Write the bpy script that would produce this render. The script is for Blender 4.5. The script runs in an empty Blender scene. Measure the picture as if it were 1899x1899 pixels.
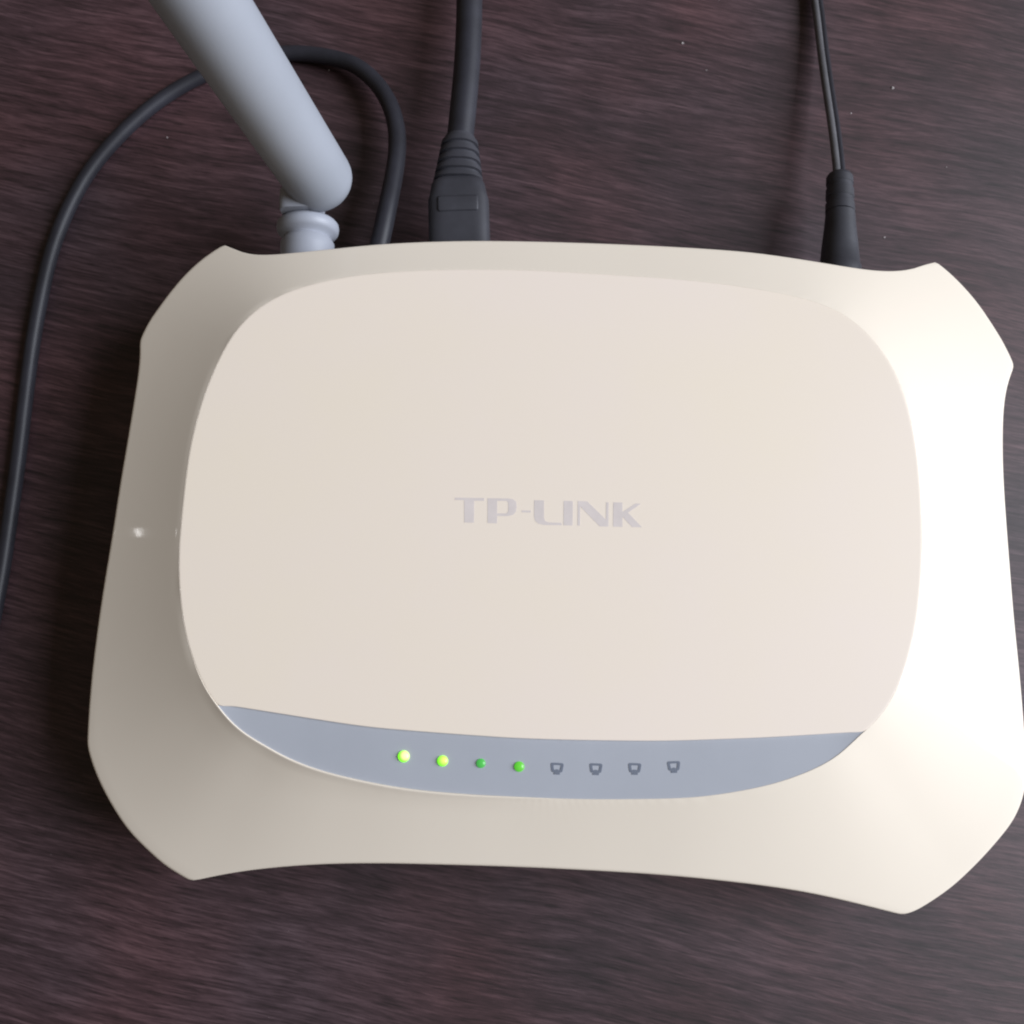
import bpy, bmesh, math, random
from mathutils import Vector, Matrix, noise
sc = bpy.context.scene
random.seed(4)

# ------------------------------------------------------------------ camera
cd = bpy.data.cameras.new("camera"); cam = bpy.data.objects.new("camera", cd)
sc.collection.objects.link(cam)
cam.location = (0.0, -0.02972, 0.21766)
cam.rotation_euler = (math.radians(9.0), 0, 0)
cd.lens = 36.0; cd.sensor_width = 36; cd.sensor_fit = 'HORIZONTAL'
cd.clip_start = 0.005; cd.clip_end = 50
sc.camera = cam
cd.dof.use_dof = True
cd.dof.focus_distance = 0.192
cd.dof.aperture_fstop = 36.0

# ------------------------------------------------------------------ world and lamps
w = bpy.data.worlds.new("World"); sc.world = w; w.use_nodes = True
bg = w.node_tree.nodes["Background"]
bg.inputs[0].default_value = (1.0, 0.81, 0.60, 1); bg.inputs[1].default_value = 0.105
sc.view_settings.view_transform = 'Standard'
sc.view_settings.look = 'None'
sc.view_settings.exposure = 0.0
sc.view_settings.gamma = 1.0
sc.render.filter_size = 2.1
sc.cycles.filter_width = 2.1

def area(name, loc, target, sx, sy, power, col):
    l = bpy.data.lights.new(name, 'AREA'); l.shape = 'RECTANGLE'; l.size = sx; l.size_y = sy
    l.energy = power; l.color = col
    o = bpy.data.objects.new(name, l); sc.collection.objects.link(o)
    o.location = loc
    o.rotation_euler = (Vector(target) - Vector(loc)).to_track_quat('-Z', 'Y').to_euler()
    return o
# daylight from a window on the right of the desk
area("window_light", (2.95, 0.04, 1.90), (0, 0, 0.02), 2.35, 2.5, 226.0, (0.915, 0.968, 1.055))
# small room lamp low on the left: the little glint on the left slope
area("room_lamp", (-0.79918, 0.11063, 0.33536), (-0.07, 0, 0.025), 0.013, 0.0035, 0.0075, (1.0, 0.98, 0.97))

# ------------------------------------------------------------------ data (metres, desk plane at z = 0)
XC = 0.00701
YC = -0.00122
PANEL = [[0.06213, -0.04057], [0.06475, -0.03858], [0.06702, -0.03601], [0.06892, -0.03315], [0.07126, -0.02777], [0.07331, -0.02098], [0.07463, -0.01352], [0.07546, -0.00557], [0.07569, 0.00208], [0.07559, 0.00984], [0.07493, 0.01678], [0.07378, 0.02254], [0.0717, 0.02835], [0.06842, 0.03347], [0.06442, 0.03744], [0.05889, 0.04034], [0.05069, 0.04248], [0.04039, 0.04417], [0.03006, 0.04523], [0.02076, 0.04586], [0.00523, 0.04679], [-0.00617, 0.04708], [-0.01757, 0.04689], [-0.02586, 0.04638], [-0.03125, 0.04575], [-0.0361, 0.04478], [-0.04052, 0.0436], [-0.0445, 0.04198], [-0.04814, 0.03977], [-0.05102, 0.03702], [-0.05344, 0.03368], [-0.05512, 0.03026], [-0.05676, 0.02611], [-0.05799, 0.02231], [-0.059, 0.01823], [-0.06003, 0.01262], [-0.06062, 0.00646], [-0.06098, -0.00015], [-0.0612, -0.00587], [-0.06104, -0.01115], [-0.06065, -0.0151], [-0.05994, -0.01951], [-0.05886, -0.0239], [-0.05729, -0.02816], [-0.05526, -0.03219], [-0.0531, -0.03506], [-0.05116, -0.03735], [-0.04855, -0.03972], [-0.04381, -0.04245], [-0.04007, -0.04443], [-0.03452, -0.04649], [-0.02843, -0.04798], [-0.02236, -0.04918], [-0.01632, -0.05002], [-0.00722, -0.05076], [5e-05, -0.05112], [0.01056, -0.05154], [0.02117, -0.05159], [0.03179, -0.05132], [0.03881, -0.05049], [0.04596, -0.0491], [0.05131, -0.04743], [0.05681, -0.045], [0.06011, -0.04255]]
STRIP_UP = [[-0.05122, -0.03521], [-0.04406, -0.0363], [-0.03479, -0.03773], [-0.02565, -0.039], [-0.01645, -0.0398], [-0.00728, -0.04046], [5e-05, -0.04093], [0.00776, -0.04121], [0.01421, -0.04135], [0.02665, -0.04145], [0.03563, -0.04122], [0.04629, -0.04081], [0.05709, -0.0402], [0.06216, -0.03992]]
SEGS = [[[0.09793, -0.05051], [0.09797, -0.04595], [0.09757, -0.03853], [0.09691, -0.03], [0.09608, -0.01919], [0.09571, -0.00837], [0.09562, 0.00043], [0.09583, 0.00939], [0.09647, 0.0163], [0.09748, 0.02248], [0.09907, 0.02762], [0.10132, 0.03176]], [[0.10132, 0.03176], [0.09949, 0.03639], [0.09742, 0.04032], [0.09478, 0.04478], [0.09171, 0.04877], [0.08887, 0.05172], [0.08643, 0.05376]], [[0.08643, 0.05376], [0.08449, 0.05251], [0.08234, 0.05136], [0.07951, 0.05045], [0.07566, 0.04978], [0.07118, 0.04968], [0.06654, 0.05004], [0.06027, 0.05087], [0.05412, 0.05173], [0.04803, 0.05255], [0.03518, 0.05335], [0.02026, 0.05401], [0.00537, 0.05442], [-0.00739, 0.0546], [-0.01695, 0.05439], [-0.02652, 0.05394], [-0.03515, 0.05309], [-0.04478, 0.05245], [-0.05034, 0.05232], [-0.05311, 0.05268], [-0.05554, 0.05374], [-0.05672, 0.0548], [-0.05806, 0.05614]], [[-0.05806, 0.05614], [-0.06019, 0.05478], [-0.06327, 0.05235], [-0.06687, 0.0484], [-0.07048, 0.04317], [-0.07269, 0.0396], [-0.07418, 0.03588]], [[-0.07418, 0.03588], [-0.07374, 0.03336], [-0.07362, 0.02886], [-0.07401, 0.02202], [-0.07474, 0.01343], [-0.07549, 0.00664], [-0.07658, -0.00423], [-0.07788, -0.01418], [-0.07893, -0.02261], [-0.07983, -0.03071], [-0.08038, -0.03778], [-0.08067, -0.04304]], [[-0.08067, -0.04304], [-0.08003, -0.04525], [-0.07844, -0.04915], [-0.07548, -0.05433], [-0.07213, -0.05887], [-0.0685, -0.0623], [-0.06492, -0.06522], [-0.06003, -0.06798]], [[-0.06003, -0.06798], [-0.05226, -0.06615], [-0.04342, -0.06484], [-0.03448, -0.06404], [-0.02449, -0.06373], [-0.01464, -0.06383], [5e-05, -0.06421], [0.01471, -0.06489], [0.02944, -0.06593], [0.0444, -0.06771], [0.05483, -0.06949], [0.06205, -0.07126], [0.07295, -0.07421]], [[0.07295, -0.07421], [0.07497, -0.07378], [0.07848, -0.07198], [0.08288, -0.06919], [0.08687, -0.06588], [0.09136, -0.06157], [0.09528, -0.05713], [0.09712, -0.05354], [0.09793, -0.05051]]]
LEDS = [[-0.01931, -0.0442, 0.00105], [-0.01236, -0.04499, 0.00098], [-0.00553, -0.04541, 0.00084], [0.0013, -0.04598, 0.00092]]
ICONS = [[0.00802, -0.0464], [0.01494, -0.04649], [0.02186, -0.04645], [0.02884, -0.04612]]
LOGO = [[[-0.01051, 0.00247], [-0.00509, 0.00237], [-0.00513, 0.00185], [-0.00695, 0.00187], [-0.00697, -0.00225], [-0.00876, -0.00218], [-0.00883, 0.00197], [-0.01056, 0.00204]], [[-0.0045, 0.00235], [-0.00073, 0.0023], [0.00021, 0.00215], [0.00078, 0.0017], [0.00087, 0.00079], [0.00073, -0.00021], [0.00021, -0.00076], [-0.00073, -0.001], [-0.0027, -0.00097], [-0.00272, -0.00235], [-0.00448, -0.0023]], [[0.00181, 8e-05], [0.00351, 3e-05], [0.00348, -0.00035], [0.00179, -0.00031]], [[0.0041, 0.00198], [0.00592, 0.00194], [0.0059, -0.00123], [0.00608, -0.00188], [0.00667, -0.00216], [0.00914, -0.00226], [0.00911, -0.00271], [0.00585, -0.00264], [0.00486, -0.0024], [0.00425, -0.00188], [0.00407, -0.001]], [[0.00954, 0.00186], [0.01124, 0.00182], [0.01115, -0.00275], [0.00946, -0.00271]], [[0.01213, 0.00182], [0.01388, 0.00177], [0.01727, -0.00164], [0.01736, 0.0016], [0.01783, 0.00158], [0.01772, -0.00296], [0.01612, -0.00292], [0.01259, 0.00079], [0.01251, -0.00278], [0.01204, -0.00275]], [[0.01868, 0.00158], [0.02038, 0.00154], [0.02035, -0.00021], [0.02278, 0.00137], [0.02382, 0.00132], [0.02138, -0.00035], [0.02392, -0.00308], [0.02204, -0.00303], [0.02033, -0.00111], [0.0203, -0.00301], [0.01856, -0.00296]]]
HOLE = [[-0.00271, 0.00184], [-0.00096, 0.00182], [-0.00068, 0.00146], [-0.00068, -4e-05], [-0.00096, -0.0005], [-0.0027, -0.00047]]
LOOP = [[-0.02944, 0.0521, 0.0125], [-0.02791, 0.06049, 0.0125], [-0.02663, 0.068, 0.012], [-0.02577, 0.0749, 0.0105], [-0.02513, 0.08193, 0.009], [-0.02543, 0.08912, 0.0075], [-0.02741, 0.09645, 0.006], [-0.03099, 0.10261, 0.0045], [-0.03615, 0.10755, 0.0034], [-0.04311, 0.10994, 0.0026], [-0.05075, 0.11134, 0.0017], [-0.05818, 0.11032, 0.0016], [-0.06673, 0.10763, 0.0016], [-0.07517, 0.10334, 0.0016], [-0.08286, 0.09748, 0.0016], [-0.08979, 0.09008, 0.0016], [-0.09539, 0.08225, 0.0016], [-0.09963, 0.07295, 0.0016], [-0.10246, 0.06339, 0.0016], [-0.10409, 0.0527, 0.0016], [-0.10518, 0.04155, 0.0016], [-0.10581, 0.02937, 0.0016], [-0.10634, 0.0162, 0.0016], [-0.10707, 0.00444, 0.0016], [-0.10806, -0.00942, 0.0016], [-0.11034, -0.02635, 0.0016], [-0.11522, -0.0483, 0.0016], [-0.12342, -0.06747, 0.0016]]
ETH = [[-0.01054, 0.04717, 0.013], [-0.01077, 0.06148, 0.013], [-0.01115, 0.06692, 0.013], [-0.01144, 0.07312, 0.0128], [-0.01141, 0.07898, 0.0122], [-0.01124, 0.08393, 0.0118], [-0.01063, 0.09208, 0.0112], [-0.00992, 0.10293, 0.0102], [-0.00957, 0.11536, 0.0092], [-0.0097, 0.12824, 0.008], [-0.01045, 0.14949, 0.0055], [-0.01218, 0.18029, 0.0032], [-0.01586, 0.2259, 0.003], [-0.0218, 0.27404, 0.003]]
DC = [[0.06867, 0.04299, 0.0115], [0.06926, 0.0549, 0.0115], [0.06984, 0.06228, 0.0112], [0.07037, 0.06796, 0.0108], [0.07079, 0.07257, 0.0102], [0.07106, 0.07717, 0.0097], [0.07115, 0.08267, 0.0088], [0.07114, 0.09046, 0.0074], [0.07104, 0.0993, 0.0056], [0.07093, 0.10983, 0.0036], [0.07085, 0.11873, 0.0024], [0.07043, 0.12737, 0.0018], [0.06925, 0.14145, 0.0016], [0.06693, 0.16718, 0.0016], [0.06489, 0.21204, 0.0016], [0.06408, 0.25955, 0.0016]]
CONN = [[-0.04232, 0.05051, 0.0165], [-0.04244, 0.06134, 0.0165], [-0.04281, 0.06563, 0.017]]
ANT = [[-0.03944, 0.07001, 0.0225], [-0.05054, 0.07872, 0.066]]
DUST = [[0.03948, 0.1149, 0.0], [0.08762, 0.10365, 0.0], [0.07773, 0.09735, 0.0], [0.09874, 0.08412, 0.0], [0.0449, 0.1081, 0.0], [0.08369, 0.06727, 0.0], [-0.04229, 0.1081, 0.0], [-0.07878, 0.09137, 0.0]]

# ------------------------------------------------------------------ helpers
def link(o, parent=None):
    sc.collection.objects.link(o)
    if parent: o.parent = parent
    return o
def mesh_obj(name, verts, faces, mat, parent=None, smooth=True, angle=None):
    me = bpy.data.meshes.new(name); me.from_pydata([tuple(v) for v in verts], [], faces)
    bm = bmesh.new(); bm.from_mesh(me); bmesh.ops.recalc_face_normals(bm, faces=bm.faces)
    if smooth and angle:
        for e in bm.edges:
            if len(e.link_faces) == 2 and e.calc_face_angle(0) > math.radians(angle): e.smooth = False
    for f in bm.faces: f.smooth = smooth
    bm.to_mesh(me); bm.free()
    me.materials.append(mat)
    return link(bpy.data.objects.new(name, me), parent)
def empty(name, loc, label, cat):
    o = bpy.data.objects.new(name, None); o.empty_display_size = 0.01; link(o)
    o.location = loc; o['label'] = label; o['category'] = cat
    return o
def keep(o, parent):            # parent without moving: parts are written in world metres
    o.parent = parent
    o.matrix_parent_inverse = Matrix.Translation(-Vector(parent.location))
    return o
def catmull(P, n, closed=False):
    P = [Vector(p) for p in P]; out = []
    N = len(P)
    for i in range(N if closed else N - 1):
        if closed: a, b, c, d = P[i-1], P[i], P[(i+1) % N], P[(i+2) % N]
        else:
            b, c = P[i], P[i+1]
            a = P[i-1] if i else b*2 - c
            d = P[i+2] if i + 2 < N else c*2 - b
        t0 = 0; t1 = t0 + max((b-a).length, 1e-9)**.5; t2 = t1 + max((c-b).length, 1e-9)**.5; t3 = t2 + max((d-c).length, 1e-9)**.5
        for k in range(n):
            t = t1 + (t2-t1)*k/n
            A1 = a*((t1-t)/(t1-t0)) + b*((t-t0)/(t1-t0)); A2 = b*((t2-t)/(t2-t1)) + c*((t-t1)/(t2-t1)); A3 = c*((t3-t)/(t3-t2)) + d*((t-t2)/(t3-t2))
            B1 = A1*((t2-t)/(t2-t0)) + A2*((t-t0)/(t2-t0)); B2 = A2*((t3-t)/(t3-t1)) + A3*((t-t1)/(t3-t1))
            out.append(B1*((t2-t)/(t2-t1)) + B2*((t-t1)/(t2-t1)))
    if not closed: out.append(P[-1].copy())
    return out
def smooth_loop(L, it):
    for _ in range(it):
        n = len(L); L = [(L[i-1] + L[i]*2 + L[(i+1) % n])/4 for i in range(n)]
    return L
def smooth_open(L, it):
    for _ in range(it):
        L = [L[0]] + [(L[i-1] + L[i]*2 + L[i+1])/4 for i in range(1, len(L)-1)] + [L[-1]]
    return L
def resample(L, n, closed=True):
    Q = L + [L[0]] if closed else L
    s = [0]
    for a, b in zip(Q, Q[1:]): s.append(s[-1] + (b-a).length)
    out = []; j = 0
    m = n if closed else n - 1
    for i in range(n):
        d = s[-1]*i/m
        while j < len(s)-2 and s[j+1] < d: j += 1
        f = (d - s[j])/max(s[j+1]-s[j], 1e-12)
        out.append(Q[j].lerp(Q[j+1], min(f, 1)))
    return out
def loft(name, path, secs, mat, parent, n=24, cap=True, up=Vector((0, 0, 1)), angle=None):
    """superellipse sections (half width, half height, exponent) swept along a path"""
    V = []; F = []
    for i, p in enumerate(path):
        t = (path[min(i+1, len(path)-1)] - path[max(i-1, 0)]).normalized()
        s = t.cross(up).normalized(); u = s.cross(t).normalized()
        a, b, e = secs[i]
        for k in range(n):
            th = 2*math.pi*k/n; cx, sx = math.cos(th), math.sin(th)
            V.append(p + s*(a*math.copysign(abs(cx)**(2/e), cx)) + u*(b*math.copysign(abs(sx)**(2/e), sx)))
    for i in range(len(path)-1):
        for k in range(n):
            F.append((i*n+k, i*n+(k+1) % n, (i+1)*n+(k+1) % n, (i+1)*n+k))
    if cap:
        F.append(tuple(range(n))[::-1]); F.append(tuple(range((len(path)-1)*n, len(path)*n)))
    return keep(mesh_obj(name, V, F, mat, angle=angle), parent)
def zdome(x, y):
    return 0.0315 - 0.0009*((x-XC)/0.068)**2 - 0.0009*((y-YC)/0.048)**2

# ------------------------------------------------------------------ materials
def mat(name, col, rough, spec=0.5, coat=0.0):
    m = bpy.data.materials.new(name); m.use_nodes = True
    b = m.node_tree.nodes["Principled BSDF"]
    b.inputs['Base Color'].default_value = (*col, 1); b.inputs['Roughness'].default_value = rough
    b.inputs['Specular IOR Level'].default_value = spec
    b.inputs['Coat Weight'].default_value = coat; b.inputs['Coat Roughness'].default_value = 0.036
    return m, m.node_tree, b
def nd(t, kind, **kw):
    n = t.nodes.new(kind)
    for k, v in kw.items():
        if k in n.inputs: n.inputs[k].default_value = v
        else: setattr(n, k, v)
    return n
def grain(m, t, b, base, var, scale, bump=0.0, bscale=3000.0, dirt=None, tint=None):
    """soft mottling of the colour plus fine moulded texture"""
    tc = nd(t, 'ShaderNodeTexCoord')
    n1 = nd(t, 'ShaderNodeTexNoise', Scale=scale, Detail=5.0, Roughness=0.6)
    t.links.new(tc.outputs['Object'], n1.inputs['Vector'])
    r = nd(t, 'ShaderNodeValToRGB')
    r.color_ramp.elements[0].position = 0.3; r.color_ramp.elements[1].position = 0.7
    r.color_ramp.elements[0].color = (*[c*(1-var) for c in base], 1)
    r.color_ramp.elements[1].color = (*[c*(1+var) for c in base], 1)
    if tint:
        for e, c in zip(r.color_ramp.elements, tint): e.color = (*c, 1)
    t.links.new(n1.outputs['Fac'], r.inputs['Fac'])
    out = r.outputs['Color']
    if dirt:
        n3 = nd(t, 'ShaderNodeTexNoise', Scale=dirt, Detail=8.0, Roughness=0.7)
        t.links.new(tc.outputs['Object'], n3.inputs['Vector'])
        r3 = nd(t, 'ShaderNodeValToRGB')
        r3.color_ramp.elements[0].position = 0.66; r3.color_ramp.elements[1].position = 0.80
        r3.color_ramp.elements[0].color = (0, 0, 0, 1); r3.color_ramp.elements[1].color = (0.35, 0.35, 0.35, 1)
        t.links.new(n3.outputs['Fac'], r3.inputs['Fac'])
        mx = nd(t, 'ShaderNodeMix', data_type='RGBA'); 
        t.links.new(r3.outputs['Color'], mx.inputs[0]); t.links.new(out, mx.inputs[6])
        mx.inputs[7].default_value = (*[c*0.6 + 0.03 for c in base], 1)
        out = mx.outputs[2]
    t.links.new(out, b.inputs['Base Color'])
    if bump:
        n2 = nd(t, 'ShaderNodeTexNoise', Scale=bscale, Detail=2.0)
        t.links.new(tc.outputs['Object'], n2.inputs['Vector'])
        bp = nd(t, 'ShaderNodeBump', Strength=bump, Distance=0.0001)
        t.links.new(n2.outputs['Fac'], bp.inputs['Height']); t.links.new(bp.outputs['Normal'], b.inputs['Normal'])
    return m
m, t, b = mat("cream_gloss_plastic", (0.80, 0.74, 0.64), 0.45, 0.25, 0.25)
M_rim = grain(m, t, b, (0.825, 0.742, 0.635), 0.012, 18.0, 0.02, 700.0)
m, t, b = mat("cream_satin_plastic", (0.80, 0.74, 0.64), 0.45, 0.4)
M_cover = grain(m, t, b, (0.84, 0.77, 0.69), 0.02, 14.0, 0.06, 2500.0, tint=((0.872, 0.772, 0.642), (0.872, 0.766, 0.682)))
m, t, b = mat("blue_grey_lens", (0.33, 0.37, 0.47), 0.4, 0.4)
M_strip = grain(m, t, b, (0.41, 0.43, 0.48), 0.03, 60.0, 0.05, 2500.0)
m, t, b = mat("grey_antenna_plastic", (0.42, 0.45, 0.50), 0.5, 0.35)
M_ant = grain(m, t, b, (0.305, 0.322, 0.365), 0.03, 60.0, 0.06, 2500.0)
m, t, b = mat("pale_grey_plastic", (0.5, 0.52, 0.57), 0.45, 0.4)
M_joint = grain(m, t, b, (0.325, 0.34, 0.39), 0.03, 80.0, 0.05, 2500.0)
m, t, b = mat("black_rubber", (0.022, 0.022, 0.028), 0.5, 0.45)
M_cord = grain(m, t, b, (0.022, 0.022, 0.030), 0.25, 120.0, 0.08, 2500.0, dirt=90.0)
m, t, b = mat("glossy_black_wire", (0.02, 0.02, 0.026), 0.3, 0.5)
M_wire = grain(m, t, b, (0.024, 0.024, 0.031), 0.25, 120.0, 0.04, 1500.0)
m, t, b = mat("wire_painted_highlight", (0.09, 0.09, 0.1), 0.35, 0.5)  # left core: highlight put into the colour as a lighter grey
M_highlight = grain(m, t, b, (0.105, 0.103, 0.112), 0.2, 150.0, 0.04, 1500.0)
m, t, b = mat("charcoal_rubber", (0.035, 0.036, 0.045), 0.55, 0.45)
M_plug = grain(m, t, b, (0.036, 0.036, 0.045), 0.2, 150.0, 0.10, 2500.0, dirt=110.0)
m, t, b = mat("grey_logo_ink", (0.55, 0.51, 0.50), 0.5, 0.3); M_ink = grain(m, t, b, (0.70, 0.63, 0.605), 0.05, 300.0)
m, t, b = mat("dark_icon_ink", (0.16, 0.18, 0.23), 0.5, 0.3); M_icon = grain(m, t, b, (0.165, 0.185, 0.235), 0.06, 900.0)
m, t, b = mat("base_plastic", (0.7, 0.66, 0.58), 0.5, 0.4); M_base = grain(m, t, b, (0.7, 0.66, 0.58), 0.02, 30.0)
m, t, b = mat("dust_fleck", (0.5, 0.47, 0.46), 0.9, 0.1); M_dust = grain(m, t, b, (0.42, 0.38, 0.38), 0.15, 500.0)
def led(name, core, edge, power):
    m, t, b = mat(name, edge, 0.3)
    tc = nd(t, 'ShaderNodeTexCoord')
    gr = nd(t, 'ShaderNodeTexGradient', gradient_type='SPHERICAL')
    t.links.new(tc.outputs['Object'], gr.inputs['Vector'])
    mp = nd(t, 'ShaderNodeMapping'); mp.inputs['Scale'].default_value = (820, 820, 820)
    mp.inputs['Location'].default_value = (-0.22, -0.12, 0)
    t.links.new(tc.outputs['Object'], mp.inputs['Vector']); t.links.new(mp.outputs['Vector'], gr.inputs['Vector'])
    r = nd(t, 'ShaderNodeValToRGB'); r.color_ramp.elements[0].position = 0.1; r.color_ramp.elements[1].position = 0.55
    r.color_ramp.elements[0].color = (*edge, 1); r.color_ramp.elements[1].color = (*core, 1)
    t.links.new(gr.outputs['Fac'], r.inputs['Fac'])
    t.links.new(r.outputs['Color'], b.inputs['Emission Color']); b.inputs['Emission Strength'].default_value = power
    b.inputs['Base Color'].default_value = (0.05, 0.12, 0.04, 1)
    return m
M_led = [led("led_lit_bright", (0.88, 1.0, 0.36), (0.16, 0.72, 0.02), 1.8),
         led("led_lit_yellowish", (0.60, 1.0, 0.13), (0.14, 0.68, 0.02), 1.6),
         led("led_lit_dim", (0.06, 0.58, 0.08), (0.06, 0.42, 0.09), 0.8),
         led("led_lit_green", (0.13, 0.68, 0.03), (0.09, 0.55, 0.03), 0.9)]

def wood():
    m = bpy.data.materials.new("dark_wood_veneer"); m.use_nodes = True
    t = m.node_tree; b = t.nodes["Principled BSDF"]; L = t.links.new
    tc = nd(t, 'ShaderNodeTexCoord')
    rot = nd(t, 'ShaderNodeMapping', vector_type='TEXTURE'); rot.inputs['Rotation'].default_value = (0, 0, math.radians(-12.5))
    L(tc.outputs['Object'], rot.inputs['Vector'])
    # slow wander so that the grain lines bend
    wn = nd(t, 'ShaderNodeTexNoise', Scale=14.0, Detail=2.0); L(rot.outputs[0], wn.inputs['Vector'])
    ws = nd(t, 'ShaderNodeVectorMath', operation='SUBTRACT'); L(wn.outputs['Color'], ws.inputs[0]); ws.inputs[1].default_value = (0.5, 0.5, 0.5)
    wm = nd(t, 'ShaderNodeVectorMath', operation='MULTIPLY'); L(ws.outputs[0], wm.inputs[0]); wm.inputs[1].default_value = (0.0, 0.009, 0.0)
    wa = nd(t, 'ShaderNodeVectorMath', operation='ADD'); L(rot.outputs[0], wa.inputs[0]); L(wm.outputs[0], wa.inputs[1])
    def streak(sx, sy, detail, rough):
        mp = nd(t, 'ShaderNodeMapping'); mp.inputs['Scale'].default_value = (sx, sy, 1)
        L(wa.outputs[0], mp.inputs['Vector'])
        n = nd(t, 'ShaderNodeTexNoise', Scale=1.0, Detail=detail, Roughness=rough); L(mp.outputs[0], n.inputs['Vector'])
        return n.outputs['Fac']
    fine = streak(130, 1900, 6.0, 0.72); mid = streak(50, 640, 6.0, 0.7); broad = streak(12, 60, 3.0, 0.55); pore = streak(150, 2000, 3.0, 0.55)
    def math_(op, a, c):
        n = nd(t, 'ShaderNodeMath', operation=op)
        for i, v in enumerate((a, c)):
            if isinstance(v, (int, float)): n.inputs[i].default_value = v
            else: L(v, n.inputs[i])
        return n.outputs[0]
    s = math_('ADD', math_('MULTIPLY', fine, 0.38), math_('MULTIPLY', mid, 0.42))
    s = math_('ADD', s, math_('MULTIPLY', broad, 0.20))
    r = nd(t, 'ShaderNodeValToRGB'); L(s, r.inputs['Fac'])
    e = r.color_ramp.elements
    e[0].position = 0.39; e[0].color = (0.0115, 0.0048, 0.0058, 1)
    e[1].position = 0.61; e[1].color = (0.106, 0.060, 0.067, 1)
    k = e.new(0.5); k.color = (0.047, 0.0238, 0.0282, 1)
    # open pores: short dark strokes along the grain
    pr = nd(t, 'ShaderNodeValToRGB'); L(pore, pr.inputs['Fac'])
    pr.color_ramp.elements[0].position = 0.30; pr.color_ramp.elements[0].color = (0.45, 0.42, 0.43, 1)
    pr.color_ramp.elements[1].position = 0.46; pr.color_ramp.elements[1].color = (1, 1, 1, 1)
    # reddish and greyish areas
    hn = nd(t, 'ShaderNodeTexNoise', Scale=22.0, Detail=2.0); L(wa.outputs[0], hn.inputs['Vector'])
    hr = nd(t, 'ShaderNodeValToRGB'); L(hn.outputs['Fac'], hr.inputs['Fac'])
    hr.color_ramp.elements[0].position = 0.35; hr.color_ramp.elements[0].color = (0.88, 0.98, 1.04, 1)
    hr.color_ramp.elements[1].position = 0.65; hr.color_ramp.elements[1].color = (1.12, 0.98, 0.98, 1)
    mx = nd(t, 'ShaderNodeMix', data_type='RGBA', blend_type='MULTIPLY'); mx.inputs[0].default_value = 1.0
    L(r.outputs['Color'], mx.inputs[6]); L(hr.outputs['Color'], mx.inputs[7])
    mp2 = nd(t, 'ShaderNodeMix', data_type='RGBA', blend_type='MULTIPLY'); mp2.inputs[0].default_value = 1.0
    L(mx.outputs[2], mp2.inputs[6]); L(pr.outputs['Color'], mp2.inputs[7])
    L(mp2.outputs[2], b.inputs['Base Color'])
    b.inputs['Specular IOR Level'].default_value = 0.62
    rr = nd(t, 'ShaderNodeMapRange'); L(s, rr.inputs['Value'])
    rr.inputs['From Min'].default_value = 0.35; rr.inputs['From Max'].default_value = 0.65
    rr.inputs['To Min'].default_value = 0.55; rr.inputs['To Max'].default_value = 0.48
    L(rr.outputs[0], b.inputs['Roughness'])
    bp = nd(t, 'ShaderNodeBump', Strength=0.22, Distance=0.0003); L(s, bp.inputs['Height']); L(bp.outputs['Normal'], b.inputs['Normal'])
    return m
M_wood = wood()

# ------------------------------------------------------------------ the desk
def slab(name, x0, x1, y0, y1, z0, z1, m):
    bm = bmesh.new()
    bmesh.ops.create_cube(bm, size=1, matrix=Matrix.Translation(((x0+x1)/2, (y0+y1)/2, (z0+z1)/2)) @ Matrix.Diagonal((x1-x0, y1-y0, z1-z0, 1)))
    bmesh.ops.bevel(bm, geom=bm.edges[:], offset=0.002, segments=2, affect='EDGES')
    me = bpy.data.meshes.new(name); bm.to_mesh(me); bm.free(); me.materials.append(m)
    return link(bpy.data.objects.new(name, me))
desk = slab("desk_surface", -0.55, 0.75, -0.30, 0.55, -0.028, 0.0, M_wood); desk['kind'] = 'structure'

# ------------------------------------------------------------------ the router
router = empty("wireless_router", (XC, YC, 0), "cream white wireless router with grey antenna and four green lights on dark desk", "router")
inner = smooth_loop(resample(catmull([(*p, 0) for p in PANEL], 12, True), 900), 40)
inner2 = [Vector((v.x, v.y)) for v in inner]
outer = []
for s in SEGS:
    pts = smooth_open(resample(catmull([(*p, 0) for p in s], 12), 60, False), 4)
    outer += pts[:-1]
outer = smooth_loop(resample(outer, 1000), 3)
ctr = Vector((XC, YC, 0))
def star(loop, n):
    """radius of a star-shaped loop about the centre, looked up by angle"""
    A = sorted(((math.atan2(v.y-YC, v.x-XC), (v-ctr).length) for v in loop))
    A = [(A[-1][0]-2*math.pi, A[-1][1])] + A + [(A[0][0]+2*math.pi, A[0][1])]
    out = []; j = 0
    for i in range(n):
        a = -math.pi + 2*math.pi*i/n
        while A[j+1][0] < a: j += 1
        f = (a-A[j][0])/max(A[j+1][0]-A[j][0], 1e-12)
        out.append(A[j][1]*(1-f) + A[j+1][1]*f)
    return out
NS = 960
Ri = star(inner, NS); Ro = star(outer, NS)
def pol(i, r):
    a = -math.pi + 2*math.pi*(i % NS)/NS
    return (XC + r*math.cos(a), YC + r*math.sin(a))
def g(d): return 0.48*d - 2.6*d*d
import numpy as np
IN = np.array([(v.x, v.y) for v in inner])
def slope_z(x, y):
    dd = np.hypot(IN[:, 0]-x, IN[:, 1]-y); i = int(dd.argmin())
    return zdome(*IN[i]) - g(float(dd[i]))
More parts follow.
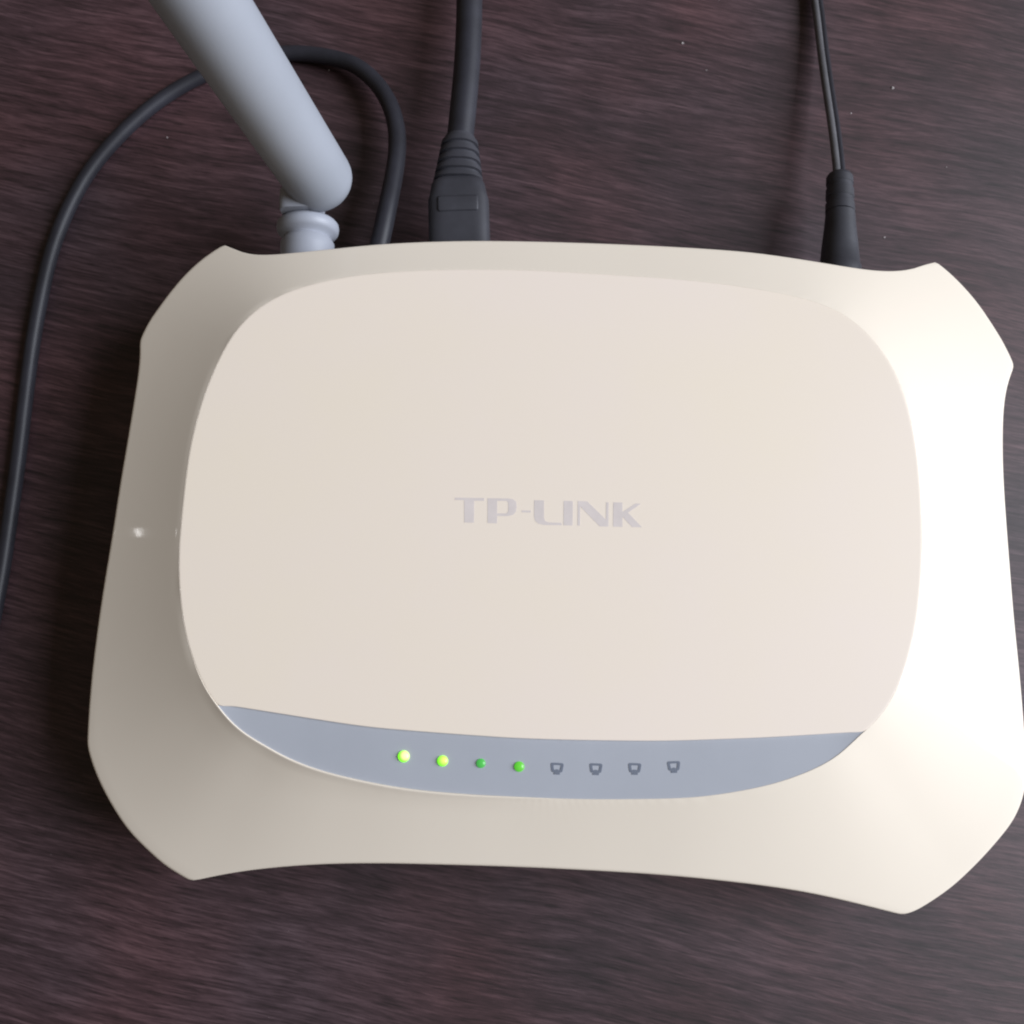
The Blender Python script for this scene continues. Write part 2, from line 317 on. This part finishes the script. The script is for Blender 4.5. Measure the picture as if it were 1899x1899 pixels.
# shell rim: lip round the inner face, long slope, rolled outer edge, inner return
rows = []
def row(f): rows.append([f(i) for i in range(NS)])
LIPS = [0.0]*NS
for i in range(NS):
    a = -math.pi + 2*math.pi*i/NS
    f = max(0.0, 1 - abs((a + 2.15)/0.62)**2)
    LIPS[i] = 0.00034*f
def lipz(i, r, dz):
    x, y = pol(i, r); xi, yi = pol(i, Ri[i]); return (x, y, zdome(xi, yi) + dz)
row(lambda i: lipz(i, Ri[i]-0.00005, -0.0022))
row(lambda i: lipz(i, Ri[i]-0.00002, -0.0003))
row(lambda i: lipz(i, Ri[i]+0.00003, LIPS[i]*0.5 - 0.00003))
SH = [0.45 + 0.55*l/0.00034 for l in LIPS]
row(lambda i: lipz(i, Ri[i]+0.00016*SH[i], LIPS[i]*0.9 - 0.00004))
row(lambda i: lipz(i, Ri[i]+0.00034*SH[i], LIPS[i] - 0.00010))
def slope_pt(i, tt, dz=0):
    r = Ri[i] + 0.0006*SH[i] + (Ro[i]-0.0008 - Ri[i]-0.0006*SH[i])*tt
    x, y = pol(i, r); f = max(0, 1 - tt*4)
    return (x, y, slope_z(x, y) + LIPS[i]*0.9*f*f + dz)
NT = 16
for k in range(NT+1): row(lambda i: slope_pt(i, k/NT))
edge = [slope_pt(i, 1) for i in range(NS)]
def edge_pt(i, dr, dz):
    x, y = pol(i, Ro[i]+dr); return (x, y, edge[i][2]+dz)
for dr, dz in ((-0.00050, -0.00012), (-0.00025, -0.00026), (-0.0001, -0.00046), (0, -0.0008), (0, -0.0016), (-0.0002, -0.0020), (-0.0013, -0.0021), (-0.0016, -0.0012)):
    row(lambda i: edge_pt(i, dr, dz))
def shell_mesh(rows, closed_rows=False):
    V = [v for r in rows for v in r]; F = []
    for k in range(len(rows)-1):
        for i in range(NS):
            j = (i+1) % NS
            F.append((k*NS+i, k*NS+j, (k+1)*NS+j, (k+1)*NS+i))
    return V, F
V, F = shell_mesh(rows)
keep(mesh_obj("shell_rim", V, F, M_rim), router)
# base: skirt below the shell, drawn in, and a bottom plate
rows = []
row(lambda i: edge_pt(i, -0.0018, -0.0012))
row(lambda i: edge_pt(i, -0.0022, -0.0030))
def base_pt(i, inset, z):
    x, y = pol(i, min(Ro[i]-inset, 0.84*Ro[i] + 0.16*Ri[i]) if inset > .003 else Ro[i]-inset); return (x, y, z)
row(lambda i: base_pt(i, 0.0045, 0.0120)); row(lambda i: base_pt(i, 0.0055, 0.0030)); row(lambda i: base_pt(i, 0.0075, 0.0016))
V, F = shell_mesh(rows)
c0 = len(V); V.append((XC, YC, 0.0016)); last = (len(rows)-1)*NS
for i in range(NS): F.append((last+i, last+(i+1) % NS, c0))
keep(mesh_obj("base", V, F, M_base), router)
for sx in (-1, 1):
    for sy in (-1, 1):
        p = [Vector((XC+sx*0.055, YC+sy*0.036, z)) for z in (0.0, 0.0004, 0.0017)]
        loft("foot", p, [(0.0045, 0.0045, 2), (0.005, 0.005, 2), (0.005, 0.005, 2)], M_cord, router, up=Vector((0, 1, 0)))

# cover: slightly domed inner face, cut off above the light strip
NL = 320
up = smooth_open(resample(catmull([(*p, 0) for p in STRIP_UP], 8), NL, False), 12)     # left tip -> right tip
tipL, tipR = up[0], up[-1]
GAP = 0.0
cover_r = []
aL = math.atan2(tipL.y-YC, tipL.x-XC); aR = math.atan2(tipR.y-YC, tipR.x-XC)
Ru = star(up + [Vector((XC, YC+0.05, 0))], NS)
for i in range(NS):
    a = -math.pi + 2*math.pi*i/NS
    cover_r.append(min(Ri[i]-GAP, Ru[i]) if aL < a < aR else Ri[i]-GAP)
sm = cover_r[:]
for _ in range(3): sm = [(sm[i-1]+2*sm[i]+sm[(i+1) % NS])/4 for i in range(NS)]
cover_r = sm
rows = []
for k in range(1, 31):
    row(lambda i: (lambda p: (p[0], p[1], zdome(*p)))(pol(i, (cover_r[i]-0.0006)*k/30)))
def cv(i, dr, dz):
    x, y = pol(i, cover_r[i]+dr); return (x, y, zdome(x, y)+dz)
row(lambda i: cv(i, -0.0002, 0)); row(lambda i: cv(i, -0.00006, -0.000004)); row(lambda i: cv(i, 0, -0.00003)); row(lambda i: cv(i, 0, -0.0016))
V, F = shell_mesh(rows)
c0 = len(V); V.append((XC, YC, zdome(XC, YC)))
for i in range(NS): F.append((i, (i+1) % NS, c0))
cover = keep(mesh_obj("top_cover", V, F, M_cover), router)

# light strip: recessed lens between the cover and the rim
seg = [i for i in range(NS) if aL - 0.012 < -math.pi + 2*math.pi*i/NS < aR + 0.012]
lo = resample([Vector((*pol(i, Ri[i]), 0)) for i in seg], NL, False)
V = []; F = []; NR = 10
def normals(L, sgn):
    out = []
    for i in range(len(L)):
        t = (L[min(i+1, len(L)-1)] - L[max(i-1, 0)]).normalized(); out.append(Vector((t.y, -t.x, 0))*sgn)
    return out
nl = normals(lo, 1); nu = normals(up, -1)
D_LOW, D_UP = 0.00012, 0.00042
def strip_z(x, y):
    a = min(lo, key=lambda v: abs(v.x-x)).y; c = min(up, key=lambda v: abs(v.x-x)).y
    f = min(1, max(0, (y-a)/max(c-a, 1e-5)))
    return zdome(x, y) - (D_LOW*(1-f) + D_UP*f)
for i in range(NL):
    a = lo[i]; c = up[i] + nu[i]*0.0008
    e = 0
    for k in range(NR+1):
        p = a.lerp(c, k/NR); V.append((p.x+e, p.y, zdome(p.x, p.y) - (D_LOW*(1-k/NR) + D_UP*k/NR)))
for i in range((NL-1)):
    for k in range(NR): F.append((i*(NR+1)+k, i*(NR+1)+k+1, (i+1)*(NR+1)+k+1, (i+1)*(NR+1)+k))
n0 = len(V)
V += [(x, y, z-0.0012) for x, y, z in V]
F += [tuple(n0+q for q in f) for f in F]
rim_ids = [i*(NR+1) for i in range(NL)] + [(NL-1)*(NR+1)+k for k in range(1, NR+1)] + [i*(NR+1)+NR for i in range((NL-2), -1, -1)] + [k for k in range(NR-1, 0, -1)]
for a, c in zip(rim_ids, rim_ids[1:]+rim_ids[:1]): F.append((a, c, n0+c, n0+a))
strip = keep(mesh_obj("indicator_strip", V, F, M_strip, angle=50), router)
def sub(o, parent):           # a sub-part: same world metres, parent is a part with the router's offset
    o.parent = parent
    return o
ROLL = Matrix.Rotation(math.radians(-1.6), 4, 'Z')
LED_LABEL = ["brightest green light with a pale yellow core", "bright yellow-green light", "dim green light", "plain green light"]
for k, (x, y, r) in enumerate(LEDS):
    V = []; F = []; n = 28
    prof = [(1.0, 0.0), (0.97, 0.18), (0.82, 0.38), (0.5, 0.52), (0.2, 0.58)]
    for pr, pz in prof:
        for i in range(n):
            a = 2*math.pi*i/n; V.append((r*pr*math.cos(a), r*pr*math.sin(a), r*pz))
    for j in range(len(prof)-1):
        for i in range(n): F.append((j*n+i, j*n+(i+1) % n, (j+1)*n+(i+1) % n, (j+1)*n+i))
    F.append(tuple(range((len(prof)-1)*n, len(prof)*n)))
    o = mesh_obj("indicator_light", V, F, M_led[k]); o.parent = strip
    o.location = Vector((x, y, strip_z(x, y)-0.00002))
    o['label'] = LED_LABEL[k]
# little screen-and-plug symbols of the four unlit ports
def ring_poly(out, inn, z):
    V = [(x, y, 0) for x, y in out+inn] + [(x, y, z) for x, y in out+inn]; n = len(out); F = []
    for i in range(n):
        j = (i+1) % n
        F += [(i, j, n+j, n+i), (2*n+i, 2*n+j, 3*n+j, 3*n+i), (i, j, 2*n+j, 2*n+i), (n+i, n+j, 3*n+j, 3*n+i)]
    return V, F
def rrect(w, h, r, cx=0, cy=0, n=5, taper=0.0):
    P = []
    for qx, qy, a0 in ((1, 1, 0), (-1, 1, 90), (-1, -1, 180), (1, -1, 270)):
        for k in range(n):
            a = math.radians(a0 + 90*k/(n-1)); px = qx*(w-r)+r*math.cos(a); py = qy*(h-r)+r*math.sin(a)
            P.append((cx + px*(1 + taper*py/h), cy + py))
    return P
V, F = ring_poly(rrect(0.00108, 0.00082, 0.00035, 0, 0.00025, taper=0.12), rrect(0.00060, 0.00042, 0.00016, 0, 0.00027, taper=0.12), 0.00006)
def add_box(V, F, x0, x1, y0, y1, z):
    n = len(V); V += [(x0, y0, 0), (x1, y0, 0), (x1, y1, 0), (x0, y1, 0), (x0, y0, z), (x1, y0, z), (x1, y1, z), (x0, y1, z)]
    F += [tuple(n+q for q in f) for f in ((0, 1, 2, 3), (4, 5, 6, 7), (0, 1, 5, 4), (1, 2, 6, 5), (2, 3, 7, 6), (3, 0, 4, 7))]
add_box(V, F, -0.00055, 0.00055, -0.00095, -0.00060, 0.000055)
add_box(V, F, -0.00020, 0.00020, -0.00058, -0.00005, 0.00005)
icon = None
for k, (x, y) in enumerate(ICONS):
    if icon is None: icon = o = mesh_obj("port_icon", V, F, M_icon, smooth=False)
    else: o = icon.copy(); sc.collection.objects.link(o)
    o.parent = strip
    o.location = Vector((x, y, strip_z(x, y)+0.00001))
    o.rotation_euler = (0, 0, math.radians((-3, -2, -2, 2)[k]))
# printed name on the cover
bm = bmesh.new()
for k, L in enumerate(LOGO):
    loops = [L] + ([HOLE] if k == 1 else [])
    if len(loops) == 1:
        vs = [bm.verts.new((x, y, 0)) for x, y in L]; bm.faces.new(vs)
    else:
        ed = []
        for q in loops:
            vs = [bm.verts.new((x, y, 0)) for x, y in q]
            ed += [bm.edges.new((vs[i], vs[(i+1) % len(vs)])) for i in range(len(vs))]
        bmesh.ops.triangle_fill(bm, use_beauty=True, edges=ed)
bmesh.ops.triangulate(bm, faces=bm.faces)
bmesh.ops.recalc_face_normals(bm, faces=bm.faces)
r = bmesh.ops.extrude_face_region(bm, geom=bm.faces[:])
topv = {v for v in r['geom'] if isinstance(v, bmesh.types.BMVert)}
for v in bm.verts: v.co.z = zdome(v.co.x, v.co.y) + (0.000025 if v in topv else -0.00003)
bmesh.ops.recalc_face_normals(bm, faces=bm.faces)
me = bpy.data.meshes.new("logo_lettering"); bm.to_mesh(me); bm.free(); me.materials.append(M_ink)
logo = link(bpy.data.objects.new("logo_lettering", me)); sub(logo, cover)

# antenna: screw collar and hinge at the back, round rod leaning up to the left
c0, c1, c2 = [Vector(p) for p in CONN]
ax = (c1 - c0).normalized()
def P(d): return c1 + ax*d
ant = None
rod0, rod1 = [Vector(p) for p in ANT]
ad = (rod1-rod0).normalized()
path = []; secs = []
r0 = 0.00695
for k in range(9):
    a = math.radians(90*k/8); path.append(rod0 - ad*(0.0056*math.cos(a))); secs.append((max(r0*math.sin(a)**0.8, 0.0003), max(r0*math.sin(a)**0.8, 0.0003), 2))
LEN = 0.150
for k in range(1, 25):
    d = LEN*k/24; rr = r0 + 0.0002*min(d/0.04, 1) - 0.0022*max(0, (d-0.05)/(LEN-0.05))
    path.append(rod0 + ad*d); secs.append((rr, rr, 2))
for k in range(1, 8):
    a = math.radians(90*k/7); path.append(rod0 + ad*(LEN + 0.005*math.sin(a))); rr = max(0.00495*math.cos(a), 0.0002); secs.append((rr, rr, 2))
antenna = loft("antenna", path, secs, M_ant, router, n=48, up=Vector((0.3, 1, 0)))
# collar (lathe about the connector's axis)
prof = [(-0.0105, 0.0054), (-0.0042, 0.0055), (-0.0030, 0.0055), (-0.0022, 0.0050), (-0.0018, 0.0047), (-0.0014, 0.0050), (-0.0010, 0.0058), (-0.0004, 0.00625), (0.0004, 0.0064), (0.0012, 0.0063), (0.0018, 0.0058), (0.0022, 0.0050), (0.0023, 0.0040)]
o = loft("antenna_collar", [P(d) for d, r in prof], [(r, r, 2) for d, r in prof], M_joint, router, n=48, angle=60); sub(o, antenna)
o = loft("hinge_block", [P(d) + Vector((-0.0006, 0, 0.0030)) for d in (0.0020, 0.0024, 0.0060, 0.0068)], [(0.0040, 0.0042, 5), (0.0042, 0.0044, 5), (0.0042, 0.0044, 5), (0.0038, 0.0040, 5)], M_joint, router, n=32, angle=60); sub(o, antenna)

# ------------------------------------------------------------------ cables
def polyline(L, n=10): return catmull(L, n)
loop = empty("coiled_cable", (LOOP[0][0], LOOP[0][1], 0), "thin black cable looping from behind the router under the antenna and down the left side", "cable")
p = smooth_open(resample(polyline(LOOP), 260, False), 10)
loft("cord", p, [((0.00215 - 0.00055*min(1, i/90)),)*2 + (2,) for i in range(len(p))], M_cord, loop, n=16)

eth = empty("network_cable", (ETH[1][0], ETH[1][1], 0), "thick dark grey cable with ribbed boot plugged into the middle of the router's back", "cable")
full = smooth_open(resample(polyline(ETH), 400, False), 10)
def cut(path, y0, y1):
    return [v for v in path if y0 <= v.y <= y1]
ye = lambda k: ETH[k][1]
c = [v for v in full if v.y > ye(4) - 0.001]
loft("cord", c, [(0.0029, 0.0029, 2)]*len(c), M_cord, eth, n=24)
b0 = Vector(ETH[0]); b1 = Vector(ETH[3]); d = (b1-b0); Lb = d.length; d.normalize()
pp = [b0, b0+d*(Lb-0.0045), b0+d*(Lb-0.0034), b0+d*(Lb-0.0008), b0+d*Lb, b0+d*(Lb+0.0006)]
loft("plug_body", pp, [(0.0064, 0.0050, 5), (0.0064, 0.0050, 5), (0.0061, 0.0049, 5), (0.0057, 0.0046, 4), (0.0053, 0.0042, 4), (0.0047, 0.0038, 3.5)], M_plug, eth, n=40, angle=60)
# printed panel step on the plug
q = [b0+d*(Lb-0.0080)+Vector((0, 0, 0.00492)), b0+d*(Lb-0.0076)+Vector((0, 0, 0.0050)), b0+d*(Lb-0.0050)+Vector((0, 0, 0.0050)), b0+d*(Lb-0.0046)+Vector((0, 0, 0.0050))]
loft("latch_pad", q, [(0.0040, 0.00015, 4), (0.0042, 0.00025, 4), (0.0042, 0.00025, 4), (0.0040, 0.00015, 4)], M_plug, eth, n=24)
s0 = b1; s1 = Vector(ETH[5]); d = (s1-s0); Ls = d.length; d.normalize()
pp = []; ss = []
NRB = 5
for k in range(NRB*10+1):
    f = k/(NRB*10); pp.append(s0 + d*(Ls*f*1.05)); ph = (f*NRB) % 1
    wv = (0.00048 if ph < 0.55 else 0.0)*(1 if 0 < f < 0.98 else 0)
    a = 0.0049*(1-f)+0.0033*f + wv; h = 0.0040*(1-f)+0.0032*f + wv
    ss.append((a, h, 3.0-f))
loft("strain_relief", pp, ss, M_plug, eth, n=32, angle=40)

dc = empty("power_lead", (DC[1][0], DC[1][1], 0), "thin twin-core black power lead with round tapered plug at the router's right rear", "cable")
full = smooth_open(resample(polyline(DC), 300, False), 10)
c = [v for v in full if v.y > ye(4)*0 + DC[5][1] - 0.002]
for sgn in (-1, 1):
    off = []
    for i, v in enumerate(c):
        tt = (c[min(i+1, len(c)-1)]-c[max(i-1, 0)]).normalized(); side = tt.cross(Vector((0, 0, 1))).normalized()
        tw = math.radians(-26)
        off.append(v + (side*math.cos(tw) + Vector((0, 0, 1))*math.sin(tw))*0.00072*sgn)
    o = loft("wire", off, [(0.00082, 0.00082, 2)]*len(off), M_highlight if sgn < 0 else M_wire, dc, n=14)
    o['label'] = "left core of the flat lead, its highlight painted in as paler grey" if sgn < 0 else "black core of the flat lead"
b0 = Vector(DC[0]); b1 = Vector(DC[3]); d = (b1-b0); Lb = d.length; d.normalize()
pp = []; ss = []
for f, r in ((0, 0.0045), (0.42, 0.0044), (0.50, 0.00435), (0.515, 0.0041), (0.70, 0.0037), (0.85, 0.0033), (1.0, 0.00300)):
    pp.append(b0 + d*Lb*f); ss.append((r, r, 2.2))
loft("barrel_plug", pp, ss, M_plug, dc, n=32, angle=50)
s0 = b1; s1 = Vector(DC[5]); d = (s1-s0); Ls = d.length; d.normalize()
pp = []; ss = []
for k in range(41):
    f = k/40; ph = (f*2.6) % 1; pp.append(s0 + d*(Ls*f))
    r = 0.0029 - 0.0003*f + (0.0 if 0.62 < ph < 0.95 else 0.00022) - (0.0004*((f-0.93)/0.07) if f > 0.93 else 0)
    ss.append((r, r*0.95, 2.0))
loft("strain_relief", pp, ss, M_plug, dc, n=28, angle=40)

# ------------------------------------------------------------------ specks of dust on the desk
V = []; F = []
def fleck(x, y, z, r):
    n = len(V); k = 7
    ph = random.random()*6
    for j, (pr, pz) in enumerate(((1, 0), (0.7, 0.5))):
        for i in range(k):
            a = 2*math.pi*i/k + ph; q = r*pr*(0.75+0.5*random.random())
            V.append((x+q*math.cos(a), y+q*math.sin(a), z+r*pz))
    for i in range(k): F.append((n+i, n+(i+1) % k, n+k+(i+1) % k, n+k+i))
    F.append(tuple(n+k+i for i in range(k)))
for k, (x, y, z) in enumerate(DUST): fleck(x, y, 0.00002, (0.00030, 0.00034, 0.00018, 0.00015, 0.00015, 0.0002, 0.0002, 0.00018)[k])
for _ in range(45):
    fleck(random.uniform(-0.14, 0.16), random.uniform(-0.11, 0.17), 0.00002, random.choice((0.00004, 0.00005, 0.00007, 0.0001)))
dust = mesh_obj("dust", V, F, M_dust); dust['kind'] = 'stuff'
dust['label'] = "pale specks of dust scattered on the dark desk"
